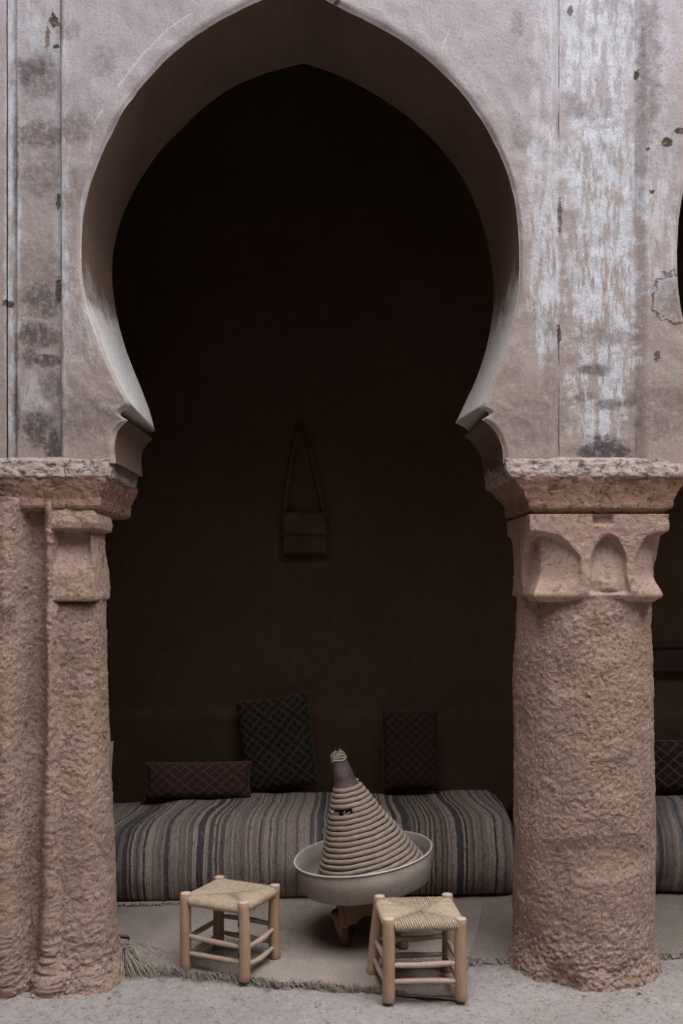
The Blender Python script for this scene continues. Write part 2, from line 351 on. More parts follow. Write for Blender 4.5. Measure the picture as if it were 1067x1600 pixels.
def rag(name, seed):
    m = Mat(name); u = m.sep(m.uv)
    wob = m.math('MULTIPLY', m.math('SUBTRACT', m.noise(m.uv, 5.0, 3), .5), .022)
    wob = m.math('ADD', wob, m.math('MULTIPLY', m.math('SUBTRACT', m.noise(m.uv, 55, 3), .5), .006))
    x = m.math('ADD', m.math('ADD', u['X'], wob), seed)
    idx = m.math('FLOOR', m.math('MULTIPLY', x, 84.0)); fr = m.math('FRACT', m.math('MULTIPLY', x, 84.0))
    r1 = m.white(idx)
    base = m.ramp(r1, [(0, (.47, .39, .335)), (.16, (.12, .10, .095)), (.27, (.56, .48, .42)), (.40, (.085, .085, .095)),
                       (.50, (.38, .275, .235)), (.62, (.13, .15, .18)), (.70, (.52, .46, .42)), (.82, (.20, .15, .14)),
                       (.89, (.37, .30, .275)), (.96, (.26, .265, .275))], True)
    band = m.noise(m.comb(x, 0.0, 3.3), 5.0, 2, .5)
    base = m.mix(m.map(band, .54, .68, 0, .7), base, (.09, .095, .11))
    base = m.mix(m.map(band, .46, .32, 0, .5), base, (.43, .37, .33))
    # each rag strip changes colour along its length
    sp = m.noise(m.comb(m.math('MULTIPLY', idx, 7.13), m.math('MULTIPLY', u['Y'], 9.0), 0.0), 2.0, 3, .6)
    base = m.mix(m.map(sp, .52, .70, 0, .55), base, (.30, .265, .25))
    base = m.mix(m.map(sp, .46, .30, 0, .5), base, (.10, .085, .085))
    red = m.map(m.noise(m.comb(m.math('MULTIPLY', idx, 3.7), m.math('MULTIPLY', u['Y'], 16.0), 5.0), 2.0, 2), .74, .80)
    base = m.mix(m.math('MULTIPLY', red, .7), base, (.30, .10, .075))
    knots = m.noise(m.vmath('MULTIPLY', m.uv, (1, 1.8, 1)), 170, 2, .6)
    base = m.mix(m.map(knots, .38, .60, .75, 0), base, (.035, .03, .03))
    base = m.mix(1.0, base, (1.5, 1.45, 1.42), 'MULTIPLY')
    edge = m.map(m.math('ABSOLUTE', m.math('SUBTRACT', fr, .5)), .30, .5, 1, 0)
    n = m.bump(edge, .8, .006); n = m.bump(knots, 1.0, .012, n)
    return m.done(base, n)
M['rag'] = rag('rag_rug', 0.0); M['rag2'] = rag('rag_rug_grey', 7.7)

def kilim(name, dark, line, su, sv, w=.22):
    m = Mat(name); u = m.sep(m.uv)
    a = m.math('MULTIPLY', u['X'], su); b = m.math('MULTIPLY', u['Y'], sv)
    p = m.math('PINGPONG', a, 1.0); q = m.math('PINGPONG', b, 1.0)
    d = m.math('PINGPONG', m.math('MULTIPLY', m.math('ADD', p, q), 3.0), 1.0)
    d2 = m.math('PINGPONG', m.math('MULTIPLY', m.math('SUBTRACT', p, q), 3.0), 1.0)
    k = m.math('MAXIMUM', m.map(d, w, w + .12, 1, 0), m.math('MULTIPLY', m.map(d2, w * .6, w * .6 + .1, 1, 0), .7))
    nz = m.noise(m.uv, 60, 4, .7)
    c = m.mix(m.math('MULTIPLY', k, m.map(nz, .3, .6, .3, 1)), dark, line)
    return m.done(c, m.bump(m.math('ADD', k, nz), .8, .006))
M['kilim_red'] = kilim('kilim_maroon', (.050, .026, .022), (.105, .062, .052), 6.0, 2.6)
M['kilim_dark'] = kilim('kilim_black', (.016, .013, .010), (.060, .046, .032), 5.0, 6.5, .3)
M['kilim_tall'] = kilim('kilim_tall_brown', (.026, .016, .013), (.070, .040, .030), 4.0, 6.0, .18)
M['kilim_side'] = kilim('kilim_lattice', (.022, .015, .012), (.105, .075, .06), 6.0, 3.2, .16)

# ================================================================== SETTING
# ---- floor: trodden dusty earth, dense where the photograph looks
xs = np.r_[np.linspace(-2.5, -1.7, 20)[:-1], np.linspace(-1.7, 1.8, 440), np.linspace(1.8, 7.6, 30)[1:]]
ys = np.r_[np.linspace(-7.1, -.75, 30)[:-1], np.linspace(-.75, .62, 190), np.linspace(.62, 2.05, 14)[1:]]
GX, GY = np.meshgrid(xs, ys, indexing='ij')
def floor_h(X, Y):
    P = np.stack([X, Y, np.zeros_like(X)], -1)
    z = .007 * fbm(P, 4, 4, .5, 3) + .0042 * fbm(P * [1, 1.6, 1], 30, 3, .65, 9)
    pit = np.maximum(0, ridged(P * [1, 1.8, 1], 13, 3, 21) - 1.05) * sstep(-.25, .4, vnoise(P, 3, 33))
    z = z - .036 * pit
    rc = np.hypot(X - 1.06, Y - .285); z = z + .022 * sstep(.50, .32, rc)
    z = z + .02 * sstep(-1.0, -1.25, X) * sstep(-.28, -.05, Y)
    return z * (1 - sstep(.02, .22, Y - .0 + .23 * np.clip(X, -1.3, .47) * 0 - .12)) - .004
FZ = floor_h(GX, GY)
# the mats lie on flattened earth
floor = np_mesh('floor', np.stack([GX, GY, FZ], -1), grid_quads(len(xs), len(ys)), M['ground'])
tag(floor, 'pale dusty trodden earth floor of the courtyard', 'floor', kind='structure')

# ---- courtyard walls, gallery back wall and ceiling
XL, XR, YB, YF, HT = -2.4, 7.5, 1.95, -7.0, 9.6
def wall(name, label, args, mat):
    o = MB().box(*args).build(name, mat, smooth=False); return tag(o, label, 'wall', kind='structure')
# back wall with a gently uneven surface and a dado step
bx = np.linspace(XL, XR, 260); bz = np.linspace(-.02, 5.1, 180)
BX, BZ = np.meshgrid(bx, bz, indexing='ij'); PB = np.stack([BX, np.zeros_like(BX), BZ], -1)
BY = YB + .012 * fbm(PB, 2.0, 4, .5, 40) - .018 * sstep(.90, .885, BZ)
V1 = np.stack([BX, BY, BZ], -1).reshape(-1, 3)
wb = np_mesh('wall_back', V1, grid_quads(260, 180), M['inner'])
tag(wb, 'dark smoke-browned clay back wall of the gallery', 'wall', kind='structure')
wall('wall_gallery_rear', 'outer mass of the gallery back wall', (XL, XR, YB + .08, YB + .4, -.05, HT), M['court'])
wall('wall_left', 'clay side wall closing the courtyard on the left', (XL - .3, XL, YF, YB + .4, -.05, HT), M['court'])
wall('wall_right', 'clay side wall closing the courtyard on the right', (XR, XR + .3, YF, YB + .4, -.05, HT), M['court'])
wall('wall_opposite', 'tall clay wall across the courtyard', (XL - .3, XR + .3, YF - .3, YF, -.05, HT), M['court'])
ce = MB().box(XL, XR, .5, YB + .1, 5.1, 5.3).build('ceiling', M['ceil'], smooth=False)
tag(ce, 'dark gallery ceiling above the arches', 'ceiling', kind='structure')
for k in range(9):
    x = XL + .4 + k * .82
    MB().tube([(x, .5, 5.06), (x + .02, 1.2, 5.07), (x, 2.0, 5.06)], .06, 10).build('ceiling_beam', M['table_wood'], ce)

# ---- arcade wall: two pointed horseshoe arches, lofted from outline to intrados
T = 0.57
segF = [[(180,723),(178,705),(178,692),(181,674),(190,663),(199,656)],
        [(199,656),(190,651),(186,645),(196,638),(205,632)],
        [(205,632),(193,614),(177,590),(162,547),(140,490),(127,450),(124,400),(127,340),(132,305),(140,282),(150,255),(160,230),(175,200),(190,170),(212,140),(240,106),(289,61),(337,32),(386,7),(430,-12),(468,-27)],
        [(468,-27),(508,0),(542,15),(591,39),(640,66),(688,105),(727,146),(750,178),(768,208),(789,251),(803,291),(809,331),(812,380),(813,430),(809,479),(800,515),(783,560),(766,600),(750,637)],
        [(750,637),(760,641),(766,646),(762,650),(753,655)],
        [(753,655),(765,662),(777,676),(784,692),(787,706),(787,723)]]
segB = [[(223,745),(221,728),(221,718),(224,702),(231,692),(239,686)],
        [(239,686),(231,681),(228,677),(236,675),(242,674)],
        [(242,674),(240,652),(232,630),(217,600),(205,570),(190,530),(180,490),(175,450),(174,410),(176,385),(185,355),(197,322),(215,287),(237,252),(262,222),(289,195),(337,151),(386,122),(435,110),(474,100)],
        [(474,100),(513,111),(552,127),(601,156),(654,195),(698,239),(727,283),(747,327),(759,361),(768,395),(773,430),(773,465),(768,510),(758,555),(740,601),(722,640),(711,661)],
        [(711,661),(726,668),(732,674),(730,679),(724,683)],
        [(724,683),(734,688),(746,702),(752,716),(755,728),(755,745)]]
cnt = [14, 9, 110, 110, 9, 14]; smo = [1, 0, 36, 36, 0, 1]
def inner(segs, Y):
    out = []
    for k, (sg, n, sm) in enumerate(zip(segs, cnt, smo)):
        q = resample([(WX(a, Y), WZ(b, Y)) for a, b in sg], n, sm)
        out.append(q if k == 0 else q[1:])
    return np.concatenate(out)
IF, IB = inner(segF, 0.0), inner(segB, T)
NI = len(IF); XM = WX(935.5)          # mirror axis: the middle of the column
PX0, PX1, ZB, ZT = WX(92), WX(876), WZ(723), 5.3
def outer(I, x0, x1, zb, zt):
    c = np.array([WX(470), zb]); d = I - c; d[:, 1] = np.maximum(d[:, 1], 0)
    with np.errstate(divide='ignore', invalid='ignore'):
        tx = np.where(d[:, 0] < 0, (x0 - c[0]) / d[:, 0], (x1 - c[0]) / d[:, 0]); tz = (zt - c[1]) / d[:, 1]
    t = np.minimum(np.where(tx > 0, tx, 1e9), np.where(tz > 0, tz, 1e9))
    O = c + d * t[:, None]
    for cx in (x0, x1):
        k = np.argmin(np.hypot(O[:, 0] - cx, O[:, 1] - zt)); O[k] = (cx, zt)
    return O
parts_v, parts_q, voff, soffits = [], [], 0, []
def addp(V, Q):
    global voff
    parts_v.append(V.reshape(-1, 3)); parts_q.append(Q + voff); voff += V.reshape(-1, 3).shape[0]
def arch_panel(mirror):
    OF = outer(IF, PX0, PX1, ZB, ZT)
    K = 46; t = np.linspace(0, 1, K) ** 1.5
    F = IF[:, None] * (1 - t[None, :, None]) + OF[:, None] * t[None, :, None]
    P3 = np.stack([F[..., 0], np.zeros(F.shape[:2]), F[..., 1]], -1)
    if mirror: P3[..., 0] = P3[..., 0] + 5
    dist = np.linalg.norm(F - IF[:, None], axis=-1)
    y = .006 * fbm(P3, 3.0, 4, .5, 5) + .0025 * fbm(P3, 22, 3, .6, 8)
    # worn arris: the corner is rounded and chipped
    chip = np.maximum(0, vnoise(P3, 16, 61)) * np.maximum(0, vnoise(P3, 5, 62) + .25)
    y = y + sstep(.022, 0, dist) * .012 + sstep(.05, 0, dist) * chip * .018
    for xe, wd, dp in ((PX0, .012, .028), (PX1, .045, .035)):
        y = y + dp * sstep(wd, 0, np.abs(F[..., 0] - xe))
    Vf = np.stack([F[..., 0], y, F[..., 1]], -1)
    # intrados
    Mr = 26; s = np.linspace(0, 1, Mr)
    yb = np.full(NI, T)
    Lf = Vf[:, 0][:, None] * (1 - s[None, :, None]) + np.stack([IB[:, 0], yb, IB[:, 1]], -1)[:, None] * s[None, :, None]
    tang = np.gradient(IF, axis=0); nrm = np.stack([-tang[:, 1], tang[:, 0]], -1); nrm /= np.linalg.norm(nrm, axis=1)[:, None] + 1e-9
    dn = .003 * fbm(Lf, 5, 4, .5, 77); dn[:, 0] = 0
    Lf[..., 0] += nrm[:, None, 0] * dn; Lf[..., 2] += nrm[:, None, 1] * dn
    # back face
    OB = outer(IB, PX0, PX1, WZ(745, T), ZT); kb = np.linspace(0, 1, 4)
    B = Lf[:, -1][:, None] * (1 - kb[None, :, None]) + np.stack([OB[:, 0], yb, OB[:, 1]], -1)[:, None] * kb[None, :, None]
    for V, fl in ((Vf, False), (Lf, True), (B, True)):
        V = V.copy()
        if mirror: V[..., 0] = 2 * XM - V[..., 0]
        if V.shape == Lf.shape:
            soffits.append((V, grid_quads(V.shape[0], V.shape[1], False, 0, fl != mirror))); continue
        addp(V, grid_quads(V.shape[0], V.shape[1], False, 0, fl != mirror))
arch_panel(False); arch_panel(True)
def sheet(x0, x1, z0, z1, yf, n=30, mrow=240, seed=3):
    x = np.linspace(x0, x1, n); z = np.linspace(z0, z1, mrow); X, Z = np.meshgrid(x, z, indexing='ij')
    P = np.stack([X, 0 * X, Z], -1); Y = yf(X, Z) + .004 * fbm(P, 3, 4, .5, seed) + .002 * fbm(P, 22, 3, .6, seed + 4)
    addp(np.stack([X, Y, Z], -1), grid_quads(n, mrow))
# recessed vertical strips between the arches
sheet(WX(876), 2 * XM - WX(876), ZB - .05, ZT, lambda X, Z: .030 + .0 * X, 34)
sheet(WX(24), WX(92), ZB - .05, ZT, lambda X, Z: .026 + 0 * X, 22)
sheet(WX(9), WX(24.5), ZB - .05, ZT, lambda X, Z: .026 + .018 * np.sin(np.pi * (X - WX(9)) / (WX(24.5) - WX(9))), 10)
sheet(XL, WX(9.3), ZB - .05, ZT, lambda X, Z: .008 + 0 * X, 60, 120)
def boxp(x0, x1, y0, y1, z0, z1):
    b = MB().box(x0, x1, y0, y1, z0, z1); addp(np.array(b.v, float), np.array(b.f, int))
boxp(WX(876) + .002, 2 * XM - WX(876) - .002, .05, T, WZ(745, T) + .0, ZT)      # core behind the strips
boxp(XL, WX(92) - .002, .06, T, WZ(745, T), ZT)
boxp(XL, XR, .03, T, ZT - .03, HT)                                              # storey above
boxp(2 * XM - PX0, XR, .0, T, -.02, ZT)                                         # far pier of the next bay
wf = np_mesh('wall_front', np.concatenate(parts_v), np.concatenate(parts_q), M['plaster'])
tag(wf, 'weathered pinkish plaster wall pierced by a tall horseshoe arch', 'wall', kind='structure')

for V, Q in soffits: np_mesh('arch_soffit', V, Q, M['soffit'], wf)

# ================================================================== COLUMN AND PIER
def ring_loft(cx, cy, prof, n, noise=None, closed_top=True, corner=.0, facef=None):
    """stack of square-plan rings. prof rows: (z, hx, hy). facef(face, u, z) gives a recess."""
    Vs = []
    u = np.linspace(-1, 1, n, endpoint=False)
    for (z, hx0_, hy0_) in prof:
        ring = []
        dc = float(facef(1, np.array([1.0]), z)[0]) if facef else 0.0
        for f in range(4):
            hx, hy = (hx0_ - dc, hy0_) if f % 2 == 0 else (hx0_, hy0_ - dc)
            if f == 0: p = np.stack([u * hx, 0 * u - hy], -1)
            elif f == 1: p = np.stack([0 * u + hx, u * hy], -1)
            elif f == 2: p = np.stack([-u * hx, 0 * u + hy], -1)
            else: p = np.stack([0 * u - hx, -u * hy], -1)
            nn = [(0, 1), (-1, 0), (0, -1), (1, 0)][f]
            d = facef(f, u, z) if facef else 0 * u
            p = p + np.outer(d, nn)
            if corner:
                e = np.abs(u) > .0
                rr = np.hypot(p[:, 0] / hx, p[:, 1] / hy); k = 1 - corner * np.maximum(0, rr - 1.12); p = p * k[:, None]
            ring.append(p)
        ring = np.concatenate(ring); Vs.append(np.c_[ring[:, 0] + cx, ring[:, 1] + cy, np.full(len(ring), z)])
    V = np.stack(Vs, 1)                      # (4n, rings, 3)
    if noise is not None:
        c = np.array([cx, cy, 0]); rad = V - c; rad[..., 2] = 0
        big = np.maximum(np.abs(rad[..., 0]), np.abs(rad[..., 1]))
        # push along the dominant face normal
        hxm = np.max(np.abs(rad[..., 0])); hym = np.max(np.abs(rad[..., 1]))
        sx_ = np.sign(rad[..., 0]) * sstep(.90, 1.0, np.abs(rad[..., 0]) / np.max(np.abs(rad[..., 0]), axis=0)[None])
        sy_ = np.sign(rad[..., 1]) * sstep(.90, 1.0, np.abs(rad[..., 1]) / np.max(np.abs(rad[..., 1]), axis=0)[None])
        d = noise(V); V[..., 0] += sx_ * d; V[..., 1] += sy_ * d
    nr = V.shape[1]; Q = grid_quads(V.shape[0], nr, True)
    vs = V.reshape(-1, 3)
    extra = []; m4 = V.shape[0]
    caps = []
    for ri, fl in ((0, False), (nr - 1, True)):
        ci = len(vs) + len(extra); extra.append([cx, cy, V[:, ri, 2].mean()])
        a = np.arange(m4) * nr + ri; b = np.roll(a, -1)
        caps.append(np.stack([np.full(m4, ci), b, a, a], -1) if not fl else np.stack([np.full(m4, ci), a, b, b], -1))
    vs = np.concatenate([vs, np.array(extra)])
    return vs, Q, caps
def loft_obj(name, mat, parent, base, cx, cy, prof, n, noise=None, facef=None, corner=0.0):
    vs, Q, caps = ring_loft(cx, cy, prof, n, noise, True, corner, facef)
    vs = vs - np.array(base)
    tri = np.concatenate([c[:, :3] for c in caps])
    F = [tuple(q) for q in Q.tolist()] + [tuple(t) for t in tri.tolist()]
    me = bpy.data.meshes.new(name); me.from_pydata(vs.tolist(), [], F); me.update()
    me.polygons.foreach_set('use_smooth', [True] * len(me.polygons)); me.materials.append(mat)
    o = bpy.data.objects.new(name, me); COL.objects.link(o); o.parent = parent
    return o
def prof_interp(rows, n):
    r = np.array(rows, float); d = np.r_[0, np.cumsum(np.linalg.norm(np.diff(r, axis=0), axis=1))]
    t = np.linspace(0, d[-1], n); return np.stack([np.interp(t, d, r[:, k]) for k in range(3)], 1)

CX, CY = 1.061, .285
col = empty('column', (CX, CY, 0)); tag(col, 'thick round mud column with a carved square capital, right of the arch', 'column')
# shaft
nth, nz = 380, 330
th = np.linspace(0, 2 * np.pi, nth, endpoint=False); zz = np.linspace(-.03, 1.63, nz)
TH, ZZ = np.meshgrid(th, zz, indexing='ij')
rad0 = np.interp(ZZ, [-.03, .0, .04, .10, .2, .5, 1.0, 1.4, 1.63], [.335, .333, .326, .312, .306, .306, .304, .298, .288])
PC = np.stack([CX + rad0 * np.cos(TH), CY + rad0 * np.sin(TH), ZZ], -1)
rough = .006 * fbm(PC, 3.0, 3, .5, 2) + .0024 * fbm(PC, 9, 3, .6, 4) + .0030 * fbm(PC, 74, 2, .9, 12) - .008 * np.maximum(0, ridged(PC, 12, 2, 14) - 1.1)
gou = np.maximum(0, vnoise(PC, 5.5, 71) - .35) * .05
low = sstep(.32, .06, ZZ)
rough = rough * (1 + .9 * low) - gou * (.5 + low) - .012 * low * np.maximum(0, vnoise(PC, 9, 73))
rr = rad0 + rough - .004
Vc = np.stack([rr * np.cos(TH), rr * np.sin(TH), ZZ], -1)
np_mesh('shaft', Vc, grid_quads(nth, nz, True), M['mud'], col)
# capital
z0c, z1c = 1.605, 1.965
def cap_face(f, u, z):
    v = (z - z0c) / (z1c - z0c); d = np.zeros_like(u)
    bl, br = ((-.30, .62) if f == 0 else (-.46, .46))
    for side, bnd in ((-1, bl), (1, br)):
        wdt = abs(side * 1.0 - bnd)
        tt = np.clip((side * u - side * bnd) / wdt, 0, 1)       # 0 at the boundary, 1 at the corner
        topv = .80 - .34 * (1 - tt) ** 2
        inside = sstep(0, .10, tt) * sstep(topv + .02, topv - .05, np.full_like(u, v))
        d = d + inside * (.014 + .040 * tt) * (1 - .75 * sstep(.35, .02, v))
    if f in (0, 2):
        cx_ = .165; w_ = .33
        x = np.abs(u - cx_) / w_; top = .76 - .30 * np.clip(x, 0, 1) ** 2.2
        ins = sstep(1.0, .86, x) * sstep(top + .02, top - .05, np.full_like(u, v)) * sstep(.07, .13, v)
        d = d + ins * (.016 + .030 * sstep(.2, .7, v))
        stub = sstep(.55, .3, x) * sstep(.30, .20, v) * sstep(.1, .14, v); d = d - ins * stub * .014
        notch = sstep(.16, .12, np.abs(u - .05)) * sstep(.86, .90, v) * sstep(1.0, .97, v); d = d + notch * .018
    d = d + .02 * sstep(.06, 0, v)
    return d
capn = lambda V: .003 * fbm(V, 9, 4, .55, 5) + .0022 * fbm(V, 45, 3, .6, 6) - .012 * np.maximum(0, vnoise(V, 13, 8) - .45)
prof = prof_interp([(z0c - .004, .262, .262), (z0c, .276, .276), (z0c + .03, .284, .284), (z1c, .287, .287)], 120)
loft_obj('capital', M['capital'], col, (CX, CY, 0), CX, CY, prof, 110, capn, cap_face)
# moulded cornice block
cn = lambda V: .004 * fbm(V, 6, 4, .55, 15) + .003 * fbm(V, 40, 3, .6, 16) - .020 * np.maximum(0, vnoise(V, 11, 18) - .3) * sstep(2.09, 2.12, V[..., 2])
prof = prof_interp([(1.955, .270, .272), (1.975, .272, .272), (1.988, .294, .292), (2.0, .297, .294), (2.02, .298, .294), (2.05, .312, .298),
                    (2.085, .338, .306), (2.105, .355, .312), (2.118, .362, .314)], 60)
loft_obj('cornice', M['slab'], col, (CX, CY, 0), CX, CY, prof, 90, cn)
ln = lambda V: .007 * fbm(V, 9, 4, .6, 25) + .005 * fbm(V, 45, 3, .6, 26) - .012 * np.maximum(0, vnoise(V, 7, 28))
prof = prof_interp([(2.108, .355, .310), (2.116, .372, .318), (2.135, .386, .316), (2.16, .392, .304), (2.19, .392, .290), (2.2, .386, .270)], 40)
loft_obj('broken_ledge', M['ledge'], col, (CX, CY, 0), CX, CY, prof, 110, ln)

# ---- pier at the left
pier = empty('pier', (-1.2, .285, 0)); tag(pier, 'rough stepped earthen pier with a bracket capital at the left edge', 'pier')
base = (-1.2, .285, 0)
plan = [(-2.39, -.06), (-1.46, -.06), (-1.39, -.085), (-1.352, -.090), (-1.336, -.065), (-1.318, -.01), (-1.29, .032), (-1.25, .044), (-1.225, .03), (-1.210, -.015),
        (-1.196, -.030), (-1.180, -.005), (-1.165, .022), (-1.12, .028), (-1.075, .034), (-1.045, .055), (-1.024, .10), (-1.018, .17), (-1.024, .24), (-1.05, .32), (-1.10, .42), (-1.12, .57)]
pl = resample(plan, 300, 2); 
# resample so that the visible front is dense
seg = np.r_[np.linspace(0, .40, 20)[:-1], np.linspace(.40, 1.0, 230)]
idx = seg * (len(pl) - 1); pl = np.stack([np.interp(idx, np.arange(len(pl)), pl[:, k]) for k in range(2)], 1)
tg = np.gradient(pl, axis=0); nr2 = np.stack([tg[:, 1], -tg[:, 0]], -1); nr2 /= np.linalg.norm(nr2, axis=1)[:, None]
zz = np.linspace(-.03, 2.03, 400)
A = np.broadcast_to(pl[:, None, :], (len(pl), len(zz), 2)); ZZ = np.broadcast_to(zz[None], A.shape[:2])
PP = np.stack([A[..., 0], A[..., 1], ZZ], -1)
rough = .006 * fbm(PP, 3, 3, .5, 52) + .0024 * fbm(PP, 9, 3, .6, 54) + .0031 * fbm(PP, 74, 2, .9, 58) - .008 * np.maximum(0, ridged(PP, 12, 2, 57) - 1.1)
low = sstep(.35, .03, ZZ)
rough = rough * (1 + .9 * low) + .030 * sstep(1.65, 0, ZZ) ** 1.5 + .045 * sstep(.16, -.02, ZZ) * (.6 + .6 * vnoise(PP, 6, 59)) - .02 * low * np.maximum(0, vnoise(PP, 7, 60))
rough = rough - .035 * np.maximum(0, vnoise(PP, 5, 63) - .45)
xy = A + nr2[:, None] * rough[..., None]
xy = xy.copy(); xy[..., 1] += .05 * sstep(1.58, 1.63, ZZ) * sstep(-1.195, -1.165, A[..., 0]) * sstep(.14, .06, A[..., 1]); xy[..., 0] += .022 * sstep(1.7, .2, ZZ) * sstep(-1.25, -1.0, A[..., 0])
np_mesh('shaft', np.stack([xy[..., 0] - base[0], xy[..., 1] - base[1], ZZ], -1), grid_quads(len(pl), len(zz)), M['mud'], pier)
# solid core so that no light passes through the pier
MB().box(-1.18, .06, -.17, .285, -.03, 2.1).build('core', M['mud'], pier, False)
# bracket capital block with a scooped upper face
bxc, bhx = -1.103, .095
def br_face(f, u, z):
    d = np.zeros_like(u)
    k = sstep(1.905, 1.893, z) * sstep(1.70, 1.885, z)
    d = d + k * (.012 + (.04 * sstep(-1, -.86, u) * sstep(1.0, .6, u) if f == 0 else 0))
    return d
prof = prof_interp([(1.606, .080, .115), (1.612, .088, .127), (1.63, .091, .131), (1.70, .090, .130), (1.85, .087, .128), (1.892, .087, .128), (1.905, .102, .140),
                    (1.93, .104, .143), (1.96, .096, .141), (1.985, .086, .134), (2.03, .083, .13)], 110)
loft_obj('bracket_capital', M['capital'], pier, base, bxc, .123, prof, 70, capn, br_face)
hx0 = 1.20
hx0 = .63
prof = prof_interp([(1.975, hx0 + .012, .330), (1.988, hx0 + .022, .352), (2.0, hx0 + .026, .356), (2.03, hx0 + .03, .352), (2.06, hx0 + .04, .356), (2.09, hx0 + .052, .362), (2.118, hx0 + .058, .366)], 50)
loft_obj('cornice', M['slab'], pier, base, -1.02 - hx0, CY, [(z, a, b - .052) for z, a, b in prof], 260, cn)
prof = prof_interp([(2.112, hx0 + .058, .312), (2.12, hx0 + .064, .316), (2.15, hx0 + .068, .308), (2.185, hx0 + .066, .290), (2.2, hx0 + .06, .270)], 36)
loft_obj('broken_ledge', M['ledge'], pier, base, -1.02 - hx0, CY, prof, 260, ln)

# ================================================================== MATS
def make_mat(name, label, c0, ang, L, W, z, mat, skew=0.0, edge_seed=1):
    root = empty(name, (c0[0], c0[1], 0), (0, 0, R(ang))); tag(root, label, 'mat')
    nu, nv = 220, 90
    U, Vv = np.meshgrid(np.linspace(0, L, nu), np.linspace(0, W, nv), indexing='ij')
    P = np.stack([U, Vv, 0 * U], -1)
    yy = Vv + sstep(.12, 0, Vv) * (.010 * vnoise(P, 6, edge_seed) + .006 * vnoise(P, 16, edge_seed + 1)) + (skew * sstep(.48, .34, U) * sstep(.9, 0, Vv))
    Z = z + .004 * fbm(P, 2.5, 3, .5, edge_seed + 5) + .004 * sstep(.03, 0, Vv) * vnoise(P, 7, edge_seed + 7)
    top = np.stack([U, yy, Z + .004], -1); bot = np.stack([U, yy, Z - .003], -1)
    V = np.concatenate([top.reshape(-1, 3), bot.reshape(-1, 3)]); n = nu * nv
    Q = [grid_quads(nu, nv), grid_quads(nu, nv, False, n, True)]
    i = np.arange(nu - 1); j = np.arange(nv - 1)
    for a, b in ((i * nv, (i + 1) * nv), (i * nv + nv - 1, (i + 1) * nv + nv - 1), (j, j + 1), ((nu - 1) * nv + j, (nu - 1) * nv + j + 1)):
        Q.append(np.stack([a, b, b + n, a + n], -1))
    uv = np.concatenate([np.stack([U, Vv], -1).reshape(-1, 2)] * 2)
    o = np_mesh('woven_field', V, np.concatenate(Q), mat, root, True, uv)
    return root, lambda u: (np.interp(u, U[:, 0], yy[:, 0]), np.interp(u, U[:, 0], Z[:, 0]))
def strands(n, fn):
    mb = MB()
    for k in range(n):
        pts, r = fn(k); mb.tube(pts, [r, r, r * .9, r * .4][:len(pts)] if len(pts) <= 4 else r, 3, False)
    return mb
mat_a, edge_a = make_mat('straw_mat', 'large pale woven straw mat with frayed front edge under both stools', (-1.42, .335), -13.0, 1.94, 1.25, .010, M['mat_a'], .36, 3)
mat_b, edge_b = make_mat('straw_mat', 'greyer woven straw mat with short fringe behind the round column', (.30, .315), 4.0, 2.6, 1.15, .002, M['mat_b'], 0, 23)
def fr_a(k):
    u = random.uniform(.46, 1.72) if k < 600 else random.uniform(.46, .62)
    y, z = edge_a(u); k2 = sstep(1.75, .6, np.array(u)) * .75 + .25
    Ln = random.uniform(.03, .115) * float(k2); a = random.gauss(.85, .5)
    dx, dy = math.sin(a) * Ln, -math.cos(a) * Ln * .75
    h = abs(random.gauss(.008, .008)) + .004
    bend = random.gauss(0, .012)
    return [(u, y + .008, z + .004), (u + dx * .35 + bend, y + dy * .35, z + .002 + h), (u + dx * .75 + bend, y + dy * .75, .004 + h * .7), (u + dx, y + dy, .004)], random.uniform(.0009, .0017)
o = strands(680, fr_a).build('fringe', M['straw'], mat_a); tag(o, kind='stuff')
def fr_b(k):
    u = random.uniform(.02, 2.5); y, z = edge_b(u); Ln = random.uniform(.03, .055); a = random.gauss(0, .5)
    dx, dy = math.sin(a) * Ln, -math.cos(a) * Ln; h = random.uniform(.002, .012)
    return [(u, y + .01, z + .004), (u + dx * .4, y + dy * .4, z + .003 + h), (u + dx, y + dy, .003)], random.uniform(.0016, .0026)
o = strands(900, fr_b).build('fringe', M['straw'], mat_b); tag(o, kind='stuff')
# tuft of dry straw at the foot of the pier
tx, ty = ground(190, 1505)
tuft = empty('straw_tuft', (tx, ty, 0))
def fr_t(k):
    a = random.gauss(-1.0, .5); Ln = random.uniform(.10, .24); h = random.uniform(.0, .05)
    dx, dy = math.cos(a) * Ln, math.sin(a) * Ln
    ox, oy = random.gauss(0, .012), random.gauss(0, .012); top = .015 + .07 * random.random()
    return [(ox, oy, top), (ox + dx * .3, oy + dy * .3, top + h * .4), (ox + dx * .7, oy + dy * .7, top * .5 + .012), (ox + dx, oy + dy, .005)], random.uniform(.0012, .0024)
o = strands(95, fr_t).build('straw_blades', M['straw'], tuft); tag(o, kind='stuff')
tag(tuft, 'loose tuft of dry straw at the foot of the left pier', 'straw')

